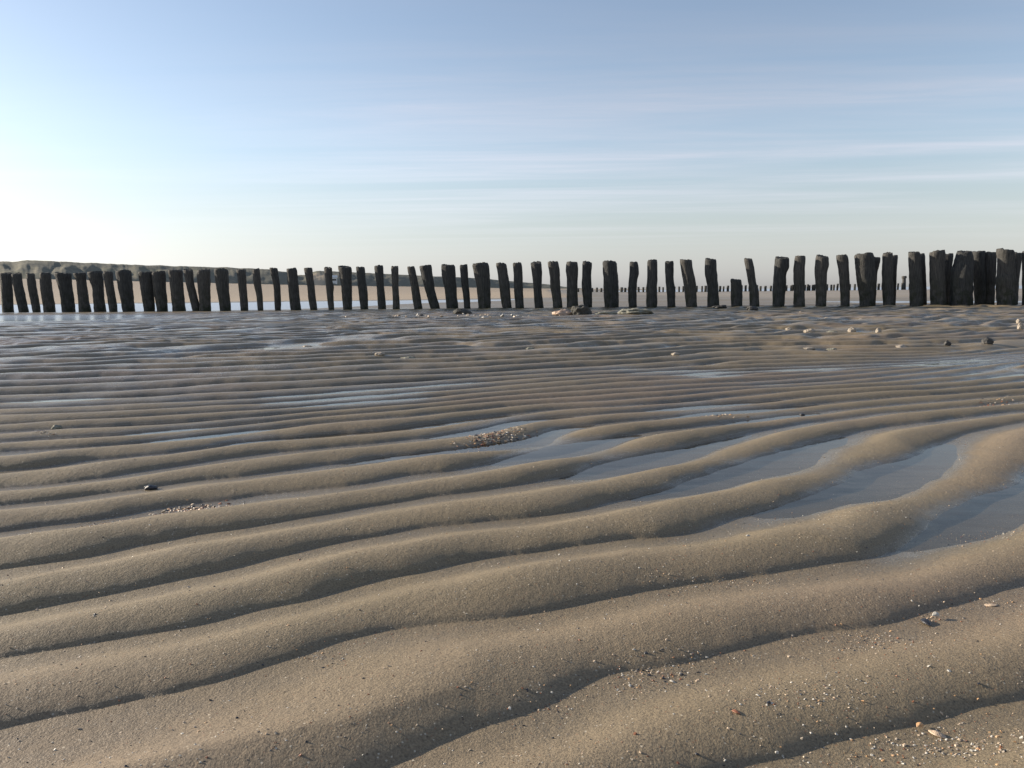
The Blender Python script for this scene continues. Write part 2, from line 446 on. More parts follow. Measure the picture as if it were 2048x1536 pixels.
def plain(name, c1, c2, scale, rough=.8, bump=.0, bscale=None, stretch=None, hue_attr=None):
    mt, nt, out = new_mat(name)
    L = nt.links
    p = N(nt, 'ShaderNodeBsdfPrincipled'); L.new(p.outputs[0], out.inputs[0])
    tc_ = N(nt, 'ShaderNodeTexCoord').outputs['Object']
    if stretch:
        mp = N(nt, 'ShaderNodeMapping'); L.new(tc_, mp.inputs[0]); mp.inputs['Scale'].default_value = stretch; tc_ = mp.outputs[0]
    f = noise(nt, tc_, scale, 5, .6)
    L.new(mixc(nt, maprange(nt, f, .3, .7), c1, c2), p.inputs['Base Color'])
    p.inputs['Roughness'].default_value = rough
    if bump:
        bp = N(nt, 'ShaderNodeBump'); bp.inputs['Strength'].default_value = 1; bp.inputs['Distance'].default_value = bump
        L.new(noise(nt, tc_, bscale or scale * 2, 4, .6), bp.inputs['Height']); L.new(bp.outputs[0], p.inputs['Normal'])
    return mt

def post_material():
    mt, nt, out = new_mat('weathered_wet_timber')
    L = nt.links
    p = N(nt, 'ShaderNodeBsdfPrincipled'); L.new(p.outputs[0], out.inputs[0])
    oi = N(nt, 'ShaderNodeObjectInfo')
    tco = N(nt, 'ShaderNodeTexCoord').outputs['Object']
    mp = N(nt, 'ShaderNodeMapping'); L.new(tco, mp.inputs[0]); mp.inputs['Scale'].default_value = (1, 1, .09)
    grain = noise(nt, mp.outputs[0], 60, 5, .65)
    blot = noise(nt, tco, 7, 5, .6)
    c = mixc(nt, maprange(nt, grain, .3, .7), (.026, .027, .028), (.098, .094, .086))
    sz = N(nt, 'ShaderNodeSeparateXYZ'); L.new(tco, sz.inputs[0])
    weed = math_n(nt, 'MULTIPLY', maprange(nt, sz.outputs[2], .15, .75, 1, 0), maprange(nt, blot, .42, .62))
    c = mixc(nt, weed, c, (.022, .027, .014))
    c = mixc(nt, math_n(nt, 'MULTIPLY', maprange(nt, blot, .6, .72), .5), c, (.085, .084, .080))
    c = mixc(nt, 1.0, c, mixc(nt, oi.outputs['Random'], (.75, .78, .8), (1.25, 1.2, 1.15)), 'MULTIPLY')
    L.new(c, p.inputs['Base Color']); p.inputs['Roughness'].default_value = .85
    p.inputs['Specular IOR Level'].default_value = .25
    bp = N(nt, 'ShaderNodeBump'); bp.inputs['Strength'].default_value = 1; bp.inputs['Distance'].default_value = .02
    L.new(math_n(nt, 'ADD', grain, blot), bp.inputs['Height']); L.new(bp.outputs[0], p.inputs['Normal'])
    return mt

def dune_material():
    mt, nt, out = new_mat('marram_dune')
    L = nt.links
    p = N(nt, 'ShaderNodeBsdfPrincipled'); L.new(p.outputs[0], out.inputs[0])
    pos = N(nt, 'ShaderNodeNewGeometry').outputs['Position']
    a = noise(nt, pos, .06, 5, .6); b = noise(nt, pos, .5, 5, .65)
    c = mixc(nt, maprange(nt, b, .35, .65), (.142, .140, .112), (.160, .155, .124))  # dune tones raised and evened, haze put into the base colour
    c = mixc(nt, maprange(nt, a, .50, .62, 0, .55), c, (.175, .170, .115))
    za = N(nt, 'ShaderNodeAttribute', attribute_name='bare')
    f = math_n(nt, 'ADD', za.outputs['Fac'], maprange(nt, b, .3, .7, -.25, .25), clamp=True)
    c = mixc(nt, f, c, (.46, .37, .26))
    L.new(c, p.inputs['Base Color']); p.inputs['Roughness'].default_value = .95
    p.inputs['Specular IOR Level'].default_value = .1
    return mt

MAT_SAND = sand_material()
MAT_WATER = water_material()
MAT_POST = post_material()
MAT_DUNE = dune_material()

sand = link('sand', gme, MAT_SAND); tag(sand, kind='structure')

# water: one level sheet
wme = bpy.data.meshes.new('water')
xs_ = [-7000, -60, -8, 8, 60, 7000]; yw = [-2, 2, 8, 30, 80, 400, 5000]
vv = [(x, y, 0) for y in yw for x in xs_]
ff = [(j * 6 + i, j * 6 + i + 1, (j + 1) * 6 + i + 1, (j + 1) * 6 + i) for j in range(len(yw) - 1) for i in range(5)]
wme.from_pydata(vv, [], ff)
tag(link('water', wme, MAT_WATER), kind='structure')

# ------------------------------------------------------------------ dunes
FOOT = [(-1400, 110), (-700, 125), (-200, 140), (0, 150), (100, 157), (300, 205), (560, 290), (730, 394), (870, 500), (1000, 790), (1100, 1100), (1175, 1500)]
CREST = [(-1400, 88), (-900, 80), (-500, 76), (-250, 75), (-100, 73), (0, 71), (30, 70), (60, 72.5), (100, 71), (160, 67), (256, 62), (350, 58), (450, 54), (475, 53), (540, 49), (560, 46), (578, 43), (592, 37), (612, 38), (628, 43), (640, 45), (660, 44), (700, 42), (768, 38), (830, 34), (870, 32), (960, 27), (1024, 20), (1060, 17), (1090, 14), (1130, 8), (1160, 5), (1180, 3.4)]
pxs = np.concatenate([np.arange(-1400, 0, 8), np.arange(0, 1180, 2.0)])
fd = np.interp(pxs, [p[0] for p in FOOT], [p[1] for p in FOOT])
cp = np.interp(pxs, [p[0] for p in CREST], [p[1] for p in CREST])
cp = cp + np.clip(cp / 40, .2, 1) * (1.1 * perlin(pxs / 26.0, pxs * 0, 71) + .35 * perlin(pxs / 9.0, pxs * 0 + 3, 72) + .25 * perlin(pxs / 3.5, pxs * 0 + 5, 73))
cpar = np.concatenate([np.linspace(0, 1, 26), np.linspace(1.06, 2.2, 14)])
dirs = np.array([[ray(x, horizon(x)).x / ray(x, horizon(x)).y] for x in pxs])[:, 0]
DX = []; DYv = []; DZ = []; BARE = []
for c in cpar:
    dist = fd * (1 + 0.22 * c) + 8 * c
    dcrest = fd * 1.22 + 8
    zc = CAM_H + cp / FPX * dcrest
    zf = 3.4
    if c <= 1:
        s = c ** 0.75 if c > 0 else 0.0
        zz = zf - .6 + (zc - zf + .6) * s
        zz = zz + (1 - abs(2 * c - 1)) * (.8 * perlin(pxs / 30.0, pxs * 0 + c * 2.2, 81) + .12 * perlin(pxs / 8.0, pxs * 0 + c * 6, 82)) * np.clip(zc / 10, .3, 1.2)
    else:
        zz = zc - (c - 1) * zc * .35
    DX.append(dirs * dist); DYv.append(dist); DZ.append(zz)
    bare = np.exp(-((pxs - 636) / 16.0) ** 4) * (1 - sstep(.62, .85, np.full_like(pxs, c)))
    bare = np.maximum(bare, .8 * (1 - sstep(0.0, .10, np.full_like(pxs, c))))
    bare = np.maximum(bare, .35 * np.clip(perlin(pxs / 30.0, pxs * 0 + c * 2.5, 83) - .25, 0, 1))
    BARE.append(bare)
dme = grid_mesh('dunes', np.array(DX), np.array(DYv), np.array(DZ))
ab = dme.attributes.new('bare', 'FLOAT', 'POINT')
ab.data.foreach_set('value', np.array(BARE).astype(np.float32).ravel())
tag(link('dunes', dme, MAT_DUNE), kind='structure')

# ------------------------------------------------------------------ posts of the front row
# per post: rows of (image y, left x, right x) read from the photograph, top to bottom; rear = stands in the second row
PO = [
 [(546,0,22),(575,3,23),(624,6,27)],
 [(547,24,42),(560,25,43),(624,39,57)],
 [(547,53,68),(585,58,74),(624,67,81)],
 [(546,80,101),(575,82,103),(624,89,111)],
 [(546,110,141),(560,114,141),(585,121,145),(624,126,149)],
 [(546,147,172),(562,154,172),(600,157,177),(624,158,182)],
 [(543,176,203),(562,180,205),(575,186,206),(598,187,208),(624,189,212)],
 [(544,207,225),(565,210,226),(624,220,235)],
 [(542,232,261),(565,236,262),(624,247,270)],
 [(544,277,305),(560,279,306),(624,289,309)],
 [(543,305,330),(575,307,331),(624,315,336)],
 [(540,336,364),(560,339,365),(624,346,371)],
 [(539,367,385),(565,372,388),(590,378,394),(625,386,402)],
 [(539,396,420),(556,394,420),(600,399,421),(625,400,422)],
 [(539,428,456),(565,432,457),(625,441,462)],
 [(539,473,491),(570,477,493),(626,482,497)],
 [(538,505,519),(565,507,522),(590,513,525),(627,516,527)],
 [(537,539,555),(555,544,557),(575,548,561),(600,549,562),(627,551,562)],
 [(537,573,593),(575,577,597),(600,578,599),(627,583,604)],
 [(536,608,624),(575,615,629),(600,617,632),(626,622,636)],
 [(535.5,648,664),(560,651,664),(572,652,667),(576,652,668),(584,653,666),(625,658,669)],
 [(533,676,702),(540,678,703),(575,683,703),(624,687,704)],
 [(534,712,729),(560,715,731),(582,717,735),(600,719,736),(624,722,737)],
 [(532,748,766),(570,753,768),(624,757,773)],
 [(533,782,797),(570,784,797),(624,786,800)],
 [(533,814,829),(570,821,837),(600,825,842),(624,829,846)],
 [(531,839,864),(545,842,864),(580,850,870),(624,863,882)],
 [(530,882,910),(550,884,911),(580,890,913),(623,894,917)],
 [(530,919,935),(560,922,937),(590,926,939),(623,929,942)],
 [(528,943,976),(540,946,977),(560,951,979),(590,956,981),(624,957,982)],
 [(527,992,1013),(550,996,1016),(570,998,1020),(600,1002,1022),(623,1006,1025)],
 [(526,1025,1043),(545,1027,1045),(580,1028,1046),(622,1031,1049)],
 [(525,1061,1083),(545,1064,1084),(580,1067,1083),(622,1070,1088)],
 [(524,1095,1117),(545,1099,1120),(575,1101,1120),(600,1105,1124),(622,1106,1126)],
 [(524,1133,1155),(540,1131,1156),(555,1134,1156),(575,1134,1155),(621,1134,1156)],
 [(524,1165,1184),(550,1164,1182),(565,1163,1183),(590,1165,1184),(621,1168,1184)],
 [(524,1205,1233),(550,1206,1235),(580,1208,1237),(621,1210,1237)],
 [(524,1259,1275),(538,1259,1277),(546,1259,1278),(560,1257,1274),(580,1256,1273),(620,1258,1274)],
 [(521,1294,1315),(560,1294,1315),(575,1293,1314),(620,1292,1314)],
 [(523,1330,1347),(560,1331,1347),(577,1333,1350),(619,1335,1351)],
 [(520,1359,1383),(530,1361,1384),(560,1366,1390),(590,1370,1392),(620,1373,1394)],
 [(518,1410,1432),(550,1410,1434),(570,1415,1436),(618,1415,1438)],
 [(559,1461,1482),(570,1462,1484),(619,1463,1485)],
 [(518,1488,1504),(540,1492,1509),(570,1497,1512),(575,1499,1517),(620,1500,1519)],
 [(515,1551,1578),(535,1549,1578),(546,1548,1572),(580,1546,1571),(621,1545,1566)],
 [(513,1590,1611),(545,1587,1609),(580,1588,1608),(620,1588,1610)],
 [(512,1633,1656),(530,1631,1657),(545,1630,1653),(580,1632,1653),(618,1632,1651)],
 [(512,1672,1695),(530,1676,1697),(555,1679,1699),(590,1682,1699),(617,1682,1699)],
 [(508,1710,1746),(530,1712,1748),(560,1714,1750),(590,1720,1748),(620,1722,1745)],
 [(513,1728,1759,'r'),(525,1730,1758),(545,1732,1753),(580,1733,1752),(616,1735,1750)],
 [(506,1766,1785),(540,1764,1785),(580,1765,1786),(618,1768,1787)],
 [(511,1776,1795,'r'),(540,1776,1793),(580,1777,1792),(615,1778,1790)],
 [(504,1817,1839),(550,1819,1843),(616,1821,1845)],
 [(509,1830,1849,'r'),(550,1831,1851),(613,1833,1853)],
 [(503,1860,1889),(560,1861,1889),(616,1863,1892)],
 [(508,1882,1906,'r'),(535,1882,1903),(580,1881,1901),(614,1880,1898)],
 [(502.5,1916,1942),(512,1913,1944),(545,1904,1944),(580,1903,1943),(615,1902,1942)],
 [(502.5,1944,1970,'r'),(545,1947,1970),(613,1951,1972)],
 [(505,1968,1991,'r'),(545,1968,1991),(580,1967,1988),(613,1966,1987)],
 [(499,1994,2026),(510,1996,2027),(545,1997,2029),(560,1992,2030),(613,1996,2030)],
 [(505,2019,2043,'r'),(530,2018,2040),(560,2016,2036),(611,2015,2034)],
 [(502,2046,2073),(560,2047,2072),(612,2046,2071)],
]
POSTS = []
def post_mesh(rows, Y, seed):
    rows = [r[:3] for r in rows]
    yy = np.array([r[0] for r in rows], float)
    lx = np.array([r[1] for r in rows], float); rx = np.array([r[2] for r in rows], float)
    pts3 = []
    for y_, a, b in zip(yy, lx, rx):
        xa, _, za = at_depth(a, y_, Y); xb, _, zb = at_depth(b, y_, Y)
        pts3.append(((za + zb) / 2, (xa + xb) / 2, (xb - xa) / 2))
    pts3 = np.array(pts3)[::-1]                       # bottom to top
    zb, zt = pts3[0, 0], pts3[-1, 0]
    cx0 = pts3[0, 1]
    nl, ns = 26, 22
    zl = np.concatenate([[-.28], np.linspace(min(zb, 0.0), zt, nl)])
    cx = np.interp(zl, pts3[:, 0], pts3[:, 1]) - cx0
    rr = np.interp(zl, pts3[:, 0], pts3[:, 2])
    # soften the polyline
    for _ in range(2):
        cx[1:-1] = .25 * cx[:-2] + .5 * cx[1:-1] + .25 * cx[2:]
        rr[1:-1] = .25 * rr[:-2] + .5 * rr[1:-1] + .25 * rr[2:]
    rnd = random.Random(seed)
    verts = []; faces = []
    ph = rnd.random() * 9
    tilt = (rnd.random() - .5) * .22; tilt2 = (rnd.random() - .5) * .4
    wdx = 0.0
    for i, z in enumerate(zl):
        for j in range(ns):
            a = 2 * math.pi * j / ns
            fl = float(.06 * perlin(math.cos(a) * 2.2 + ph, math.sin(a) * 2.2 + z * 1.6, seed) * 1.5 + .08 * perlin(math.cos(a) * 5 + ph, math.sin(a) * 5 + z * 2.2, seed + 1)
                       + .05 * perlin(a * 3 + ph, z * 9, seed + 2))
            r = rr[i] * (1.0 + fl)
            zz = z
            if i == len(zl) - 1:
                r *= .93
                zz = z + tilt * r * math.cos(a) + tilt2 * r * math.sin(a) + .022 * float(perlin(math.cos(a) * 3 + ph, math.sin(a) * 3, seed + 5))
            verts.append((cx[i] + r * math.cos(a), r * .95 * math.sin(a), zz))
    L_ = len(zl)
    for i in range(L_ - 1):
        for j in range(ns):
            faces.append((i * ns + j, i * ns + (j + 1) % ns, (i + 1) * ns + (j + 1) % ns, (i + 1) * ns + j))
    # worn end grain: inner ring slightly higher or lower, centre hollow
    b0 = (L_ - 1) * ns
    ringc = len(verts)
    for j in range(ns):
        x, y, z = verts[b0 + j]
        verts.append((cx[-1] + (x - cx[-1]) * .6, y * .6, z + .010 * (rnd.random() - .3)))
    for j in range(ns):
        faces.append((b0 + j, b0 + (j + 1) % ns, ringc + (j + 1) % ns, ringc + j))
    verts.append((cx[-1], 0, zl[-1] - .012)); c_ = len(verts) - 1
    for j in range(ns):
        faces.append((ringc + j, ringc + (j + 1) % ns, c_))
    me = bpy.data.meshes.new('groyne_post')
    me.from_pydata(verts, [], faces)
    me.polygons.foreach_set('use_smooth', [len(f) == 4 and max(f) < b0 + ns for f in faces])
    me.update()
    return me, cx0

ORD = ['', 'first', 'second', 'third', 'fourth', 'fifth', 'sixth', 'seventh', 'eighth', 'ninth', 'tenth', 'eleventh', 'twelfth', 'thirteenth',
       'fourteenth', 'fifteenth', 'sixteenth', 'seventeenth', 'eighteenth', 'nineteenth', 'twentieth']
front_i = 0
nfront_right = 0
for i, rows in enumerate(PO):
    rear = len(rows[0]) == 4
    xb = (rows[-1][1] + rows[-1][2]) / 2
    Y = 1.0 / (0.0457 + 0.0192 * xb / 2048) + (0.55 if rear else 0.0)
    me, cx0 = post_mesh(rows, Y, 100 + i * 7)
    o = link('groyne_post', me, MAT_POST)
    o.location = (cx0, Y, 0)
    top, bot = rows[0], rows[-1]
    wpx = (top[2] - top[1] + bot[2] - bot[1]) / 2 / (bot[0] - top[0])
    lean = ((bot[1] + bot[2]) - (top[1] + top[2])) / 2 / (bot[0] - top[0])
    size = 'thick' if wpx > .255 else ('slim' if wpx < .185 else 'dark')
    pose = 'leaning left' if lean > .11 else ('leaning right' if lean < -.04 else 'standing upright')
    k = i + 1
    if k == 43:
        lab = 'short black stump of a post, only half as tall as its neighbours'
    elif rear:
        lab = None
        behind = ORD[nfront_right]
        lab = f'{size} rear timber post partly hidden behind the {behind} front post right of the short stump'
        if k == 59:
            lab = f'{size} rear timber post, rightmost of two behind the {behind} front post right of the stump'
        if k == 58:
            lab = f'{size} rear timber post, leftmost of two behind the {behind} front post right of the stump'
    elif k > 43:
        nfront_right += 1
        lab = f'{size} front timber post {pose}, {ORD[nfront_right]} front post right of the short stump'
        if k == 62:
            lab = 'black timber post cut off by the right edge of the photo, end of the row'
    elif k <= 20:
        lab = f'{size} weathered timber post {pose}, {ORD[k]} from the left end of the front row'
    elif k <= 35:
        lab = f'{size} weathered timber post {pose}, {ORD[36 - k]} post left of the weedy boulder'
        if k == 35:
            lab = 'thick timber post with a swollen head, standing just behind the weedy boulder'
    elif k == 36:
        lab = 'slim timber post with its foot hidden by the right end of the weedy boulder'
    else:
        lab = f'{size} weathered timber post {pose}, {ORD[43 - k]} post left of the short stump'
    tag(o, lab, 'post', 'timber posts of the near groyne row')
    POSTS.append(o)

# ------------------------------------------------------------------ far row of posts
far_base = lambda x: horizon(x) + np.interp(x, [1130, 1200, 1300, 1400, 1840, 2100], [2.4, 3.4, 4.8, 5.6, 5.6, 5.4])
far_top = lambda x: np.interp(x, [1130, 1200, 1290, 1440, 1540, 1660, 1760, 1840], [575.5, 574.5, 573.8, 571.5, 570.5, 568, 566.5, 565.5])
def simple_post(r, h, seed):
    rnd = random.Random(seed)
    bm = bmesh.new()
    ns = 8; rings = []
    for q, z in enumerate((-.3, 0, h * .5, h * .97, h)):
        ring = []
        for j in range(ns):
            a = 2 * math.pi * j / ns
            rr = r * (1 + .12 * (rnd.random() - .5)) * (.85 if q == 4 else 1)
            ring.append(bm.verts.new((rr * math.cos(a), rr * math.sin(a), z)))
        rings.append(ring)
    for a, b in zip(rings, rings[1:]):
        for j in range(ns):
            bm.faces.new((a[j], a[(j + 1) % ns], b[(j + 1) % ns], b[j]))
    bm.faces.new(rings[-1])
    me = bpy.data.meshes.new('groyne_post'); bm.to_mesh(me); bm.free()
    for p_ in me.polygons: p_.use_smooth = True
    return me
fr2 = random.Random(3)
x = 1136.0; nfar = 0
while x < 1842:
    big = abs(x - 1812) < 4
    yb = far_base(x)
    X, Y = gpt(x, yb)
    if Y > 0:
        htop = at_depth(x, (552 if big else far_top(x) + fr2.uniform(-.8, 1.5)), Y)[2]
        wpx = 7.0 if big else fr2.uniform(3.4, 5.6)
        me = simple_post(wpx / 2 / FPX * Y, htop, int(x * 10))
        o = link('groyne_post', me, MAT_POST); o.location = (X, Y + fr2.uniform(-.3, .3), 0)
        o.rotation_euler = (0, fr2.uniform(-.05, .05), fr2.random() * 6)
        if big:
            o.name = 'marker_post'
            bm = bmesh.new(); bm.from_mesh(o.data)
            bmesh.ops.create_cone(bm, cap_ends=True, segments=10, radius1=wpx / 2 / FPX * Y * 1.35, radius2=wpx / 2 / FPX * Y * 1.25, depth=.35,
                                  matrix=Matrix.Translation((0, 0, htop - .17)))
            bm.to_mesh(o.data); bm.free()
            tag(o, 'tall broad-headed post rising above the far groyne row near the horizon', 'post')
        else:
            tag(o, 'tiny dark timber post of the distant groyne row on the horizon', 'post', 'posts of the distant groyne row')
            nfar += 1
    x += fr2.choice((7.2, 8.0, 8.4, 5.2, 9.5)) if not (1600 < x < 1625) else 4.6

# ------------------------------------------------------------------ white hut on the dune path
MAT_HUT = plain('white_boards', (.62, .62, .60), (.74, .74, .72), 3, .6)
MAT_HUTROOF = plain('grey_felt', (.10, .10, .10), (.16, .16, .155), 4, .8)
MAT_GLASS = plain('dark_window', (.02, .025, .03), (.03, .035, .04), 2, .15)
def box(bm, x0, x1, y0, y1, z0, z1):
    v = [bm.verts.new(p) for p in ((x0,y0,z0),(x1,y0,z0),(x1,y1,z0),(x0,y1,z0),(x0,y0,z1),(x1,y0,z1),(x1,y1,z1),(x0,y1,z1))]
    for f in ((0,3,2,1),(4,5,6,7),(0,1,5,4),(1,2,6,5),(2,3,7,6),(3,0,4,7)): bm.faces.new([v[q] for q in f])
def bm_obj(name, bm, mat, parent=None):
    me = bpy.data.meshes.new(name); bm.to_mesh(me); bm.free()
    return link(name, me, mat, parent)
HY = 372.0
hx, _, hz = at_depth(668, 566, HY)
hut = bpy.data.objects.new('beach_hut', None); COL.objects.link(hut)
hut.location = (hx, HY, hz); hut.rotation_euler = (0, 0, .2)
tag(hut, 'small white hut at the foot of the dunes seen through a gap in the posts', 'hut')
bm = bmesh.new(); box(bm, -1.5, 1.5, -1.2, 1.2, -2.0, 2.6); bm_obj('wall', bm, MAT_HUT, hut)
bm = bmesh.new()
vs = [bm.verts.new(p) for p in ((-1.7,-1.45,2.6),(1.7,-1.45,2.6),(1.7,1.45,2.6),(-1.7,1.45,2.6),(-1.7,0,3.7),(1.7,0,3.7))]
for f in ((0,1,5,4),(2,3,4,5),(1,2,5),(3,0,4),(3,2,1,0)): bm.faces.new([vs[q] for q in f])
bm_obj('roof', bm, MAT_HUT, hut)
bm = bmesh.new(); box(bm, -1.2, 1.2, -1.26, -1.203, 1.1, 1.9); bm_obj('window', bm, MAT_GLASS, hut)

# ------------------------------------------------------------------ stones and weed by the posts
MAT_ROCK = plain('weedy_rock', (.018, .020, .016), (.070, .066, .058), 9, .8, .03, 14)
MAT_PALE = plain('pale_stone', (.27, .23, .18), (.36, .31, .25), 12, .7, .01, 30)
MAT_PINK = plain('pinkish_stone', (.36, .25, .18), (.50, .37, .28), 12, .7, .01, 30)
MAT_GREYST = plain('grey_stone', (.13, .13, .105), (.25, .24, .19), 7, .8, .02, 18)
MAT_DARKST = plain('dark_stone', (.022, .022, .020), (.055, .05, .045), 9, .6, .02, 18)
MAT_SHELLW = plain('white_shell', (.42, .39, .33), (.58, .55, .49), 60, .5, .002, 160)
MAT_SHELLO = plain('orange_shell', (.42, .24, .11), (.55, .36, .20), 60, .45, .002, 160)
MAT_SHELLP = plain('cream_shell', (.42, .31, .21), (.54, .43, .31), 60, .45, .002, 160)
MAT_BROWN = plain('red_brown_shell', (.19, .070, .035), (.28, .12, .06), 60, .5, .002, 160)
MAT_MUSSEL = plain('mussel_shell', (.018, .020, .026), (.045, .045, .052), 60, .35, .002, 160)

def rock_mesh(name, sx, sy, sz, seed, rough=.28, sub=4):
    bm = bmesh.new()
    bmesh.ops.create_icosphere(bm, subdivisions=sub, radius=1)
    for v in bm.verts:
        c = v.co
        d = 1 + rough * float(perlin(c.x * 1.4 + seed, c.y * 1.4 + c.z * 1.1, seed)) + rough * .5 * float(perlin(c.x * 3.7 + c.z * 2.1, c.y * 3.7 + seed, seed + 1)) + rough * .25 * float(perlin(c.x * 9 - c.z * 6, c.y * 9 + c.z * 4, seed + 2))
        v.co = Vector((c.x * sx * d, c.y * sy * d, c.z * sz * d))
    me = bpy.data.meshes.new(name); bm.to_mesh(me); bm.free()
    for p_ in me.polygons: p_.use_smooth = True
    return me

def place_rock(name, px0, px1, ytop, ybase, mat, label, cat, seed, depth=None, rough=.28, group=None, sink=.25):
    X, Y = gpt((px0 + px1) / 2, ybase)
    w = (px1 - px0) / FPX * Y; h = (ybase - ytop) / FPX * Y
    me = rock_mesh(name, w / 2 * .95, (depth or w * .7) / 2, h / (2 - 2 * sink) , seed, rough)
    o = link(name, me, mat)
    o.location = (X, Y + (depth or w * .7) / 2 * .8, ground_z(X, Y) + h / (2 - 2 * sink) * (1 - 2 * sink))
    tag(o, label, cat, group)
    return o

place_rock('boulder', 1143, 1186, 613, 633, MAT_ROCK, 'large dark weedy boulder lying in front of the posts', 'boulder', 5, rough=.34)
place_rock('stone', 1106, 1146, 621, 633, MAT_PINK, 'pale pinkish stone at the left end of the weedy boulder', 'stone', 9)
place_rock('boulder', 903, 941, 619, 632, MAT_ROCK, 'low dark boulder at the foot of the posts, left of the big weedy one', 'boulder', 12, rough=.2)
place_rock('stone', 1188, 1236, 623, 633, MAT_GREYST, 'flat grey covered sand mound just right of the weedy boulder', 'stone', 15, rough=.3)  # a covered mound of sand, built with the stone mesh and material
place_rock('stone', 1240, 1308, 621, 632, MAT_GREYST, 'long flat grey covered sand mound, second right of the weedy boulder', 'stone', 19, depth=.45, rough=.34)  # longer covered sand mound, also shaped as a stone
place_rock('stone', 1428, 1456, 614, 620, MAT_DARKST, 'low black stone between the short stump and the post left of it', 'stone', 23)
place_rock('stone', 1495, 1518, 616, 624, MAT_DARKST, 'small black stone at the foot of the first post right of the stump', 'stone', 26)
place_rock('stone', 836, 848, 630, 636, MAT_DARKST, 'small dark stone on the sand left of the low dark boulder', 'stone', 28)
# stones on the lumpy sand at right
SPOT = [(1572,1586,662,668,MAT_PALE,'small pale stone, leftmost of the scattered line before the right posts'),
        (1610,1633,664,672,MAT_PALE,'broad pale stone, second in the scattered line before the right posts'),
        (1655,1678,662,669,MAT_GREYST,'flat grey stone in the middle of the scattered line before the right posts'),
        (1698,1714,660,671,MAT_PALE,'rounded pale stone standing tall in the scattered line before the right posts'),
        (1752,1764,661,671,MAT_PALE,'small pale stone, rightmost of the scattered line before the right posts'),
        (1792,1818,692,700,MAT_PALE,'long pale stone on the lumpy sand at right, nearest the camera'),
        (1890,1903,686,696,MAT_DARKST,'dark stone on the lumpy sand at right, between pale and darkest stones'),
        (1966,1990,685,698,MAT_DARKST,'broad black stone on the lumpy sand near the right edge'),
        (2034,2046,644,652,MAT_PALE,'small white stone at the right edge, farther of the pair'),
        (2036,2048,654,666,MAT_PALE,'small white stone at the right edge, nearer of the pair'),
        (1606,1632,697,702,MAT_PALE,'thin pale stone lying below the scattered line of stones'),
        (1655,1676,701,705,MAT_GREYST,'thin grey stone lying right of the thin pale one'),
        (748,770,716,722,MAT_PALE,'small pale stone on the ripples left of centre'),
        (800,832,720,725,MAT_GREYST,'flat pale grey stone just right of the small pale one left of centre'),
        (604,622,695,699,MAT_PALE,'tiny pale stone far out on the ripples at left'),
        (1343,1360,715,720,MAT_PALE,'small pale stone on the far ripples right of centre'),
        (1050,1070,696,701,MAT_GREYST,'small grey stone on the far ripples at the centre'),
        (101,121,851,860,MAT_GREYST,'small grey stone on the ripples at the left edge'),
        (285,312,976,985,MAT_MUSSEL,'dark mussel shell lying in a trough at left'),
        (1600,1612,826,830,MAT_MUSSEL,'small dark mussel shell at the edge of the upper right puddle')]
for q, (a, b, y0, y1, mt_, lab) in enumerate(SPOT):
    place_rock('shell' if 'shell' in lab else 'stone', a, b, y0, y1, mt_, lab, 'shell' if 'shell' in lab else 'stone', 40 + q * 3, rough=.22)

# ------------------------------------------------------------------ shells in the foreground
def shell_mesh(name, w, seed, ribs=11, dome=.38):
    bm = bmesh.new(); nr, na = 9, 33
    rnd = random.Random(seed); rows_ = []
    for i in range(nr + 1):
        q = i / nr; row = []
        for j in range(na):
            a = math.radians(-78 + 156 * j / (na - 1))
            edge = 1 - .10 * abs(math.sin(a)) ** 2 + .012 * rnd.random()
            rad = q * w * .56 * edge
            rib = 1 + .035 * math.cos(a * ribs * 2.2) * q
            x_ = math.sin(a) * rad * 1.02; y_ = math.cos(a) * rad * .92 * 1.0 - w * .25
            z_ = w * dome * (math.sin(math.pi * min(1, .12 + q * .80)) ** .8) * math.cos(a * .92) ** .7 * rib if abs(a) < 1.5 else 0
            row.append(bm.verts.new((x_, y_, z_ * .8)))
        rows_.append(row)
    for i in range(nr):
        for j in range(na - 1):
            try: bm.faces.new((rows_[i][j], rows_[i][j + 1], rows_[i + 1][j + 1], rows_[i + 1][j]))
            except ValueError: pass
    bmesh.ops.remove_doubles(bm, verts=bm.verts, dist=w * .004)
    geom = bmesh.ops.solidify(bm, geom=bm.faces[:], thickness=w * .05)
    me = bpy.data.meshes.new(name); bm.to_mesh(me); bm.free()
    for p_ in me.polygons: p_.use_smooth = True
    return me

def place_shell(px, py, wpx, mat, label, seed, rot=(0, 0, 0), dome=.38, lift=0.0):
    X, Y = gpt(px, py)
    for _ in range(4):
        X, Y = gpt(px, py, ground_z(X, Y))
    o = link('shell', shell_mesh('shell', wpx / FPX * Y, seed, dome=dome), mat)
    o.location = (X, Y, ground_z(X, Y) + lift)
    o.rotation_euler = rot
    tag(o, label, 'shell')
    return o
place_shell(1838, 1455, 22, MAT_SHELLO, 'orange brown shell by the trough at lower right', 1, (.5, .1, .4), .5, .002)
place_shell(1874, 1471, 38, MAT_SHELLP, 'cream shell just right of the orange brown one at lower right', 2, (.1, -.1, 2.4), .3)
place_shell(1870, 1237, 22, MAT_SHELLW, 'white shell standing on edge beside the black mussel', 3, (1.0, .2, .3), .4, .005)
place_shell(1851, 1246, 38, MAT_MUSSEL, 'black mussel shell lying beside the white shell at right', 4, (.15, .1, 1.3), .3)
place_shell(1823, 1206, 9, MAT_SHELLW, 'tiny white shell fragment on the dark slope above the mussel', 5, (.4, .2, 1), .4)
place_shell(1471, 1424, 26, MAT_BROWN, 'red brown shell flake on the sand, left of the dark one', 6, (.1, .2, 1.8), .22)
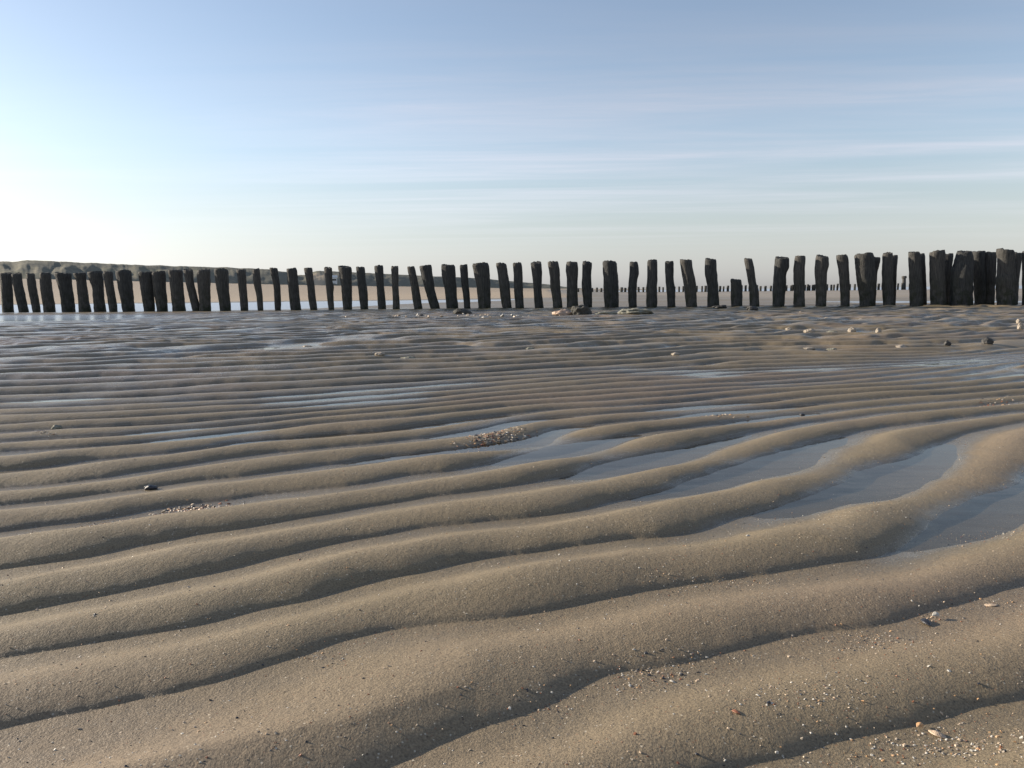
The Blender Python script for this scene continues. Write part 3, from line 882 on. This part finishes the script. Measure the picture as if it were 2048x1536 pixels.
place_shell(1537, 1406, 14, MAT_MUSSEL, 'small dark shell right of the red brown flake', 7, (.3, .1, .6), .4)
place_shell(1982, 1211, 28, MAT_SHELLP, 'thin pale shell lying on the ridge at far right', 8, (.05, .1, 2.9), .15)
place_shell(1957, 1371, 11, MAT_MUSSEL, 'small dark shell above the lower right trough', 9, (.2, .1, .6), .4)
place_shell(1394, 1511, 13, MAT_MUSSEL, 'small dark shell near the bottom edge, right of centre', 10, (.2, .1, 2.6), .4)
place_shell(1515, 1391, 12, MAT_SHELLW, 'small white shell just above the red brown flake', 11, (.2, .1, 2.0), .3)
place_shell(1260, 1372, 14, MAT_SHELLW, 'white shell piece, leftmost of the crumbs in the centre right trough', 12, (.3, .2, 1.2), .3)
place_shell(1344, 1364, 16, MAT_SHELLW, 'white shell piece, largest of the crumbs in the centre right trough', 13, (.3, .1, 2.2), .3)
place_shell(1268, 1301, 9, MAT_SHELLW, 'single white shell crumb on the smooth hump at centre right', 14, (.3, .2, .4), .3)
place_shell(1496, 1073, 13, MAT_SHELLW, 'small white shell at the lower rim of the big puddle', 15, (.3, .2, .4), .3)
place_shell(727, 1357, 8, MAT_MUSSEL, 'tiny black shell crumb alone on the hump at centre', 16, (.3, .2, .4), .4)

# ------------------------------------------------------------------ shell debris (uncountable crumbs)
GRITC = [MAT_SHELLW, MAT_SHELLP, MAT_SHELLO, MAT_BROWN, MAT_MUSSEL, MAT_PALE]
def crumbs(name, spots, label, flat=1.0):
    V = []; F = []; MI = []
    for (X, Y, s, mi) in spots:
        if Y < 0.35: continue
        z = ground_z(X, Y)
        nseg = random.choice((4, 5, 6))
        a0 = random.random() * 6.28; tx, ty = random.gauss(0, .35), random.gauss(0, .35)
        b = len(V); asp = random.uniform(.5, 1)
        top_h = s * random.uniform(.25, .6) * flat
        for j in range(nseg):
            a = a0 + 2 * math.pi * j / nseg
            rr = s * random.uniform(.7, 1.15)
            x_, y_ = rr * math.cos(a), rr * math.sin(a) * asp
            V.append((X + x_, Y + y_, z - s * .15 + x_ * tx + y_ * ty))
        for j in range(nseg):
            a = a0 + 2 * math.pi * j / nseg
            rr = s * random.uniform(.35, .75)
            x_, y_ = rr * math.cos(a), rr * math.sin(a) * asp
            V.append((X + x_, Y + y_, z + top_h + x_ * tx + y_ * ty))
        for j in range(nseg):
            F.append((b + j, b + (j + 1) % nseg, b + nseg + (j + 1) % nseg, b + nseg + j)); MI.append(mi)
        F.append(tuple(b + nseg + j for j in range(nseg))); MI.append(mi)
    me = bpy.data.meshes.new(name); me.from_pydata(V, [], F)
    for mt_ in GRITC: me.materials.append(mt_)
    me.polygons.foreach_set('material_index', MI); me.update()
    o = link(name, me); tag(o, label, 'shell debris', kind='stuff')
    return o
def pick(): return random.choices(range(6), (22, 24, 10, 14, 20, 26))[0]
spots = []
for _ in range(5200):
    Y = .55 * math.exp(random.random() ** 1.2 * 1.6); X = random.uniform(-.8, .95) * (Y + .05)
    s = abs(random.gauss(0, .0007)) + .0005
    spots.append((X, Y, s, pick()))
# denser drifts along the troughs at right
for (px, py, rx, ry, n_, smax) in ((1310,1352,90,26,150,.0030),(1420,1322,90,12,80,.002),(1260,1385,60,22,60,.002),(1950,1500,140,45,210,.0030),(1820,1510,160,30,120,.0025),
                                   (1750,1290,110,26,190,.0024),(1420,1172,150,12,170,.0018),(1960,1072,110,16,110,.0025),
                                   (1640,1048,180,14,130,.0018),(1960,1215,110,14,90,.0022),(640,1322,60,14,60,.0018),(1100,1415,60,22,60,.002),
                                   (1650,1420,120,40,110,.0024),(1780,1005,100,22,60,.0018),(1850,1240,40,10,30,.002),(1560,1420,120,60,90,.0022)):
    for _ in range(n_):
        x_, y_ = random.gauss(px, rx * .55), random.gauss(py, ry * .6)
        if y_ < 640: continue
        X, Y = gpt(x_, y_)
        spots.append((X, Y, abs(random.gauss(0, smax * .30)) + .0006, pick()))
crumbs('shell_grit', spots, 'fine shell grit strewn over the near ripples')
def patch(px, py, rx, ry, n_, smax, rot, label):
    sp_ = []
    for _ in range(n_):
        a, b = random.gauss(0, .5), random.gauss(0, .5)
        x_ = px + a * rx; y_ = py + b * ry - a * rx * rot
        X, Y = gpt(x_, y_)
        sp_.append((X, Y, random.uniform(.35, 1) * smax, random.choices(range(6), (6, 34, 24, 22, 26, 34))[0]))
    crumbs('shell_debris', sp_, label, .45)
patch(985, 880, 62, 13, 380, .0068, .13, 'drift of brown shell debris in the trough at the centre of the ripples')
patch(385, 1024, 66, 12, 260, .0062, .05, 'drift of pale and dark shell debris in a wet trough at left')
patch(215, 1052, 55, 5, 45, .0045, .15, 'thin line of dark shell crumbs at the lower left wet trough')
patch(1435, 838, 40, 4, 40, .0075, .0, 'small drift of dark debris beside the upper right puddle')
patch(1985, 811, 40, 7, 45, .0075, .1, 'drift of brown debris on a ripple at the right edge')
patch(90, 874, 18, 4, 26, .006, .0, 'small drift of dark crumbs near the grey stone at left')

sp_ = []
for _ in range(90):
    x_ = random.uniform(690, 1060); y_ = random.gauss(636, 2.2)
    X, Y = gpt(x_, y_); sp_.append((X, Y, random.uniform(.015, .045), random.choice((0, 1, 5, 5))))
for _ in range(10):
    x_ = random.uniform(1500, 2000); y_ = random.gauss(640, 8)
    X, Y = gpt(x_, y_); sp_.append((X, Y, random.uniform(.012, .035), random.choice((0, 1, 5, 5))))
crumbs('shell_debris', sp_, 'scattered pale shells and pebbles along the foot of the post row')

# ------------------------------------------------------------------ sky and sun
SUN_AZ, SUN_EL = math.radians(-73), math.radians(18)    # azimuth from +Y, negative = left
wd = bpy.data.worlds.new('World'); S.world = wd; wd.use_nodes = True
nt = wd.node_tree; nt.nodes.clear(); L = nt.links
wo = nt.nodes.new('ShaderNodeOutputWorld'); bg = nt.nodes.new('ShaderNodeBackground'); L.new(bg.outputs[0], wo.inputs[0])
sky = nt.nodes.new('ShaderNodeTexSky'); sky.sky_type = 'NISHITA'; sky.sun_disc = False
sky.sun_elevation = SUN_EL; sky.sun_rotation = SUN_AZ
sky.air_density = 1.0; sky.dust_density = .55; sky.ozone_density = 1.5; sky.altitude = 0
tcw = nt.nodes.new('ShaderNodeTexCoord').outputs['Generated']
sx = nt.nodes.new('ShaderNodeSeparateXYZ'); L.new(tcw, sx.inputs[0])
zc_ = math_n(nt, 'MAXIMUM', sx.outputs[2], .02)
px_ = math_n(nt, 'DIVIDE', sx.outputs[0], zc_); py_ = math_n(nt, 'DIVIDE', sx.outputs[1], zc_)
cb = nt.nodes.new('ShaderNodeCombineXYZ'); L.new(px_, cb.inputs[0]); L.new(py_, cb.inputs[1])
mp = nt.nodes.new('ShaderNodeMapping'); L.new(cb.outputs[0], mp.inputs[0])
mp.inputs['Rotation'].default_value = (0, 0, math.radians(25)); mp.inputs['Scale'].default_value = (.13, .62, 1)
mp.inputs['Location'].default_value = (1.3, .4, 0)
c1 = noise(nt, mp.outputs[0], 1.0, 5, .55, dist=.4)
mp2 = nt.nodes.new('ShaderNodeMapping'); L.new(cb.outputs[0], mp2.inputs[0])
mp2.inputs['Rotation'].default_value = (0, 0, math.radians(11)); mp2.inputs['Scale'].default_value = (.16, 1.9, 1)
c2 = noise(nt, mp2.outputs[0], 1.0, 4, .6, dist=.5)
band1 = maprange(nt, c1, .34, .72, 0, .46, True)
band2 = math_n(nt, 'MULTIPLY', maprange(nt, c2, .46, .75, 0, .05, True), maprange(nt, c1, .35, .6))
# one long bright streak (thin cirrus) across the right of the view
sxr = nt.nodes.new('ShaderNodeSeparateXYZ')
mp3 = nt.nodes.new('ShaderNodeMapping'); L.new(cb.outputs[0], mp3.inputs[0]); mp3.inputs['Rotation'].default_value = (0, 0, math.radians(12.3))
L.new(mp3.outputs[0], sxr.inputs[0])
wob_ = math_n(nt, 'MULTIPLY', math_n(nt, 'SUBTRACT', noise(nt, mp2.outputs[0], .9, 3), .5), 1.0)
yv = math_n(nt, 'ADD', sxr.outputs[1], wob_)
def streak(y0, w, x0, x1, amp):
    q = math_n(nt, 'DIVIDE', math_n(nt, 'SUBTRACT', yv, y0), w)
    g = math_n(nt, 'POWER', 2.718, math_n(nt, 'MULTIPLY', math_n(nt, 'MULTIPLY', q, q), -1.0))
    return math_n(nt, 'MULTIPLY', g, maprange(nt, sxr.outputs[0], x0, x1, 0, amp, True))
mp4 = nt.nodes.new('ShaderNodeMapping'); L.new(cb.outputs[0], mp4.inputs[0])
mp4.inputs['Rotation'].default_value = (0, 0, math.radians(31)); mp4.inputs['Scale'].default_value = (.45, 2.2, 1)
c3 = noise(nt, mp4.outputs[0], 1.0, 6, .68, dist=1.2)
band1 = math_n(nt, 'MULTIPLY', band1, maprange(nt, c3, .3, .7, .45, 1.25))
st = math_n(nt, 'ADD', streak(6.15, .20, -1.0, 4.5, .36), streak(7.9, .12, -.5, 3.0, .10))
cl = math_n(nt, 'ADD', math_n(nt, 'ADD', band1, band2), st, clamp=True)
fade = maprange(nt, sx.outputs[2], .03, .16, 0, 1, True)
cl = math_n(nt, 'MULTIPLY', cl, fade)
hsv = nt.nodes.new('ShaderNodeHueSaturation'); hsv.inputs['Saturation'].default_value = .86; L.new(sky.outputs[0], hsv.inputs['Color'])
# cirrus takes the brightness of the sky behind it, whitened
bw = nt.nodes.new('ShaderNodeRGBToBW'); L.new(hsv.outputs[0], bw.inputs[0])
gcol = nt.nodes.new('ShaderNodeCombineColor')
for q, kf in enumerate((1.40, 1.38, 1.50)):
    L.new(math_n(nt, 'MULTIPLY', bw.outputs[0], kf), gcol.inputs[q])
hcol = nt.nodes.new('ShaderNodeCombineColor')
for q, kf in enumerate((.70, .73, .76)):
    L.new(math_n(nt, 'MULTIPLY', bw.outputs[0], kf), hcol.inputs[q])
hz = maprange(nt, sx.outputs[2], -.02, .20, .85, 0, True)
skyc = mixc(nt, hz, hsv.outputs[0], hcol.outputs[0])
az = maprange(nt, math_n(nt, 'DIVIDE', sx.outputs[0], math_n(nt, 'MAXIMUM', sx.outputs[1], .05)), -.5, .0, .15, 1, True)
fin = mixc(nt, math_n(nt, 'MULTIPLY', cl, az), skyc, gcol.outputs[0])
L.new(mixc(nt, 1.0, fin, (1.0, .98, 1.0), 'MULTIPLY'), bg.inputs[0])
bg.inputs[1].default_value = .083

sl = bpy.data.lights.new('sun', 'SUN'); sl.energy = 4.05; sl.angle = math.radians(.6); sl.color = (1, .88, .72)
so = bpy.data.objects.new('sun', sl); COL.objects.link(so)
sd = Vector((math.sin(SUN_AZ) * math.cos(SUN_EL), math.cos(SUN_AZ) * math.cos(SUN_EL), math.sin(SUN_EL)))
so.rotation_euler = sd.to_track_quat('Z', 'Y').to_euler()
so.location = sd * 50

S.view_settings.view_transform = 'Standard'; S.view_settings.look = 'None'
S.view_settings.exposure = 1.07; S.view_settings.gamma = 1.0
S.cycles.max_bounces = 6; S.cycles.transparent_max_bounces = 8
S.cycles.use_denoising = True
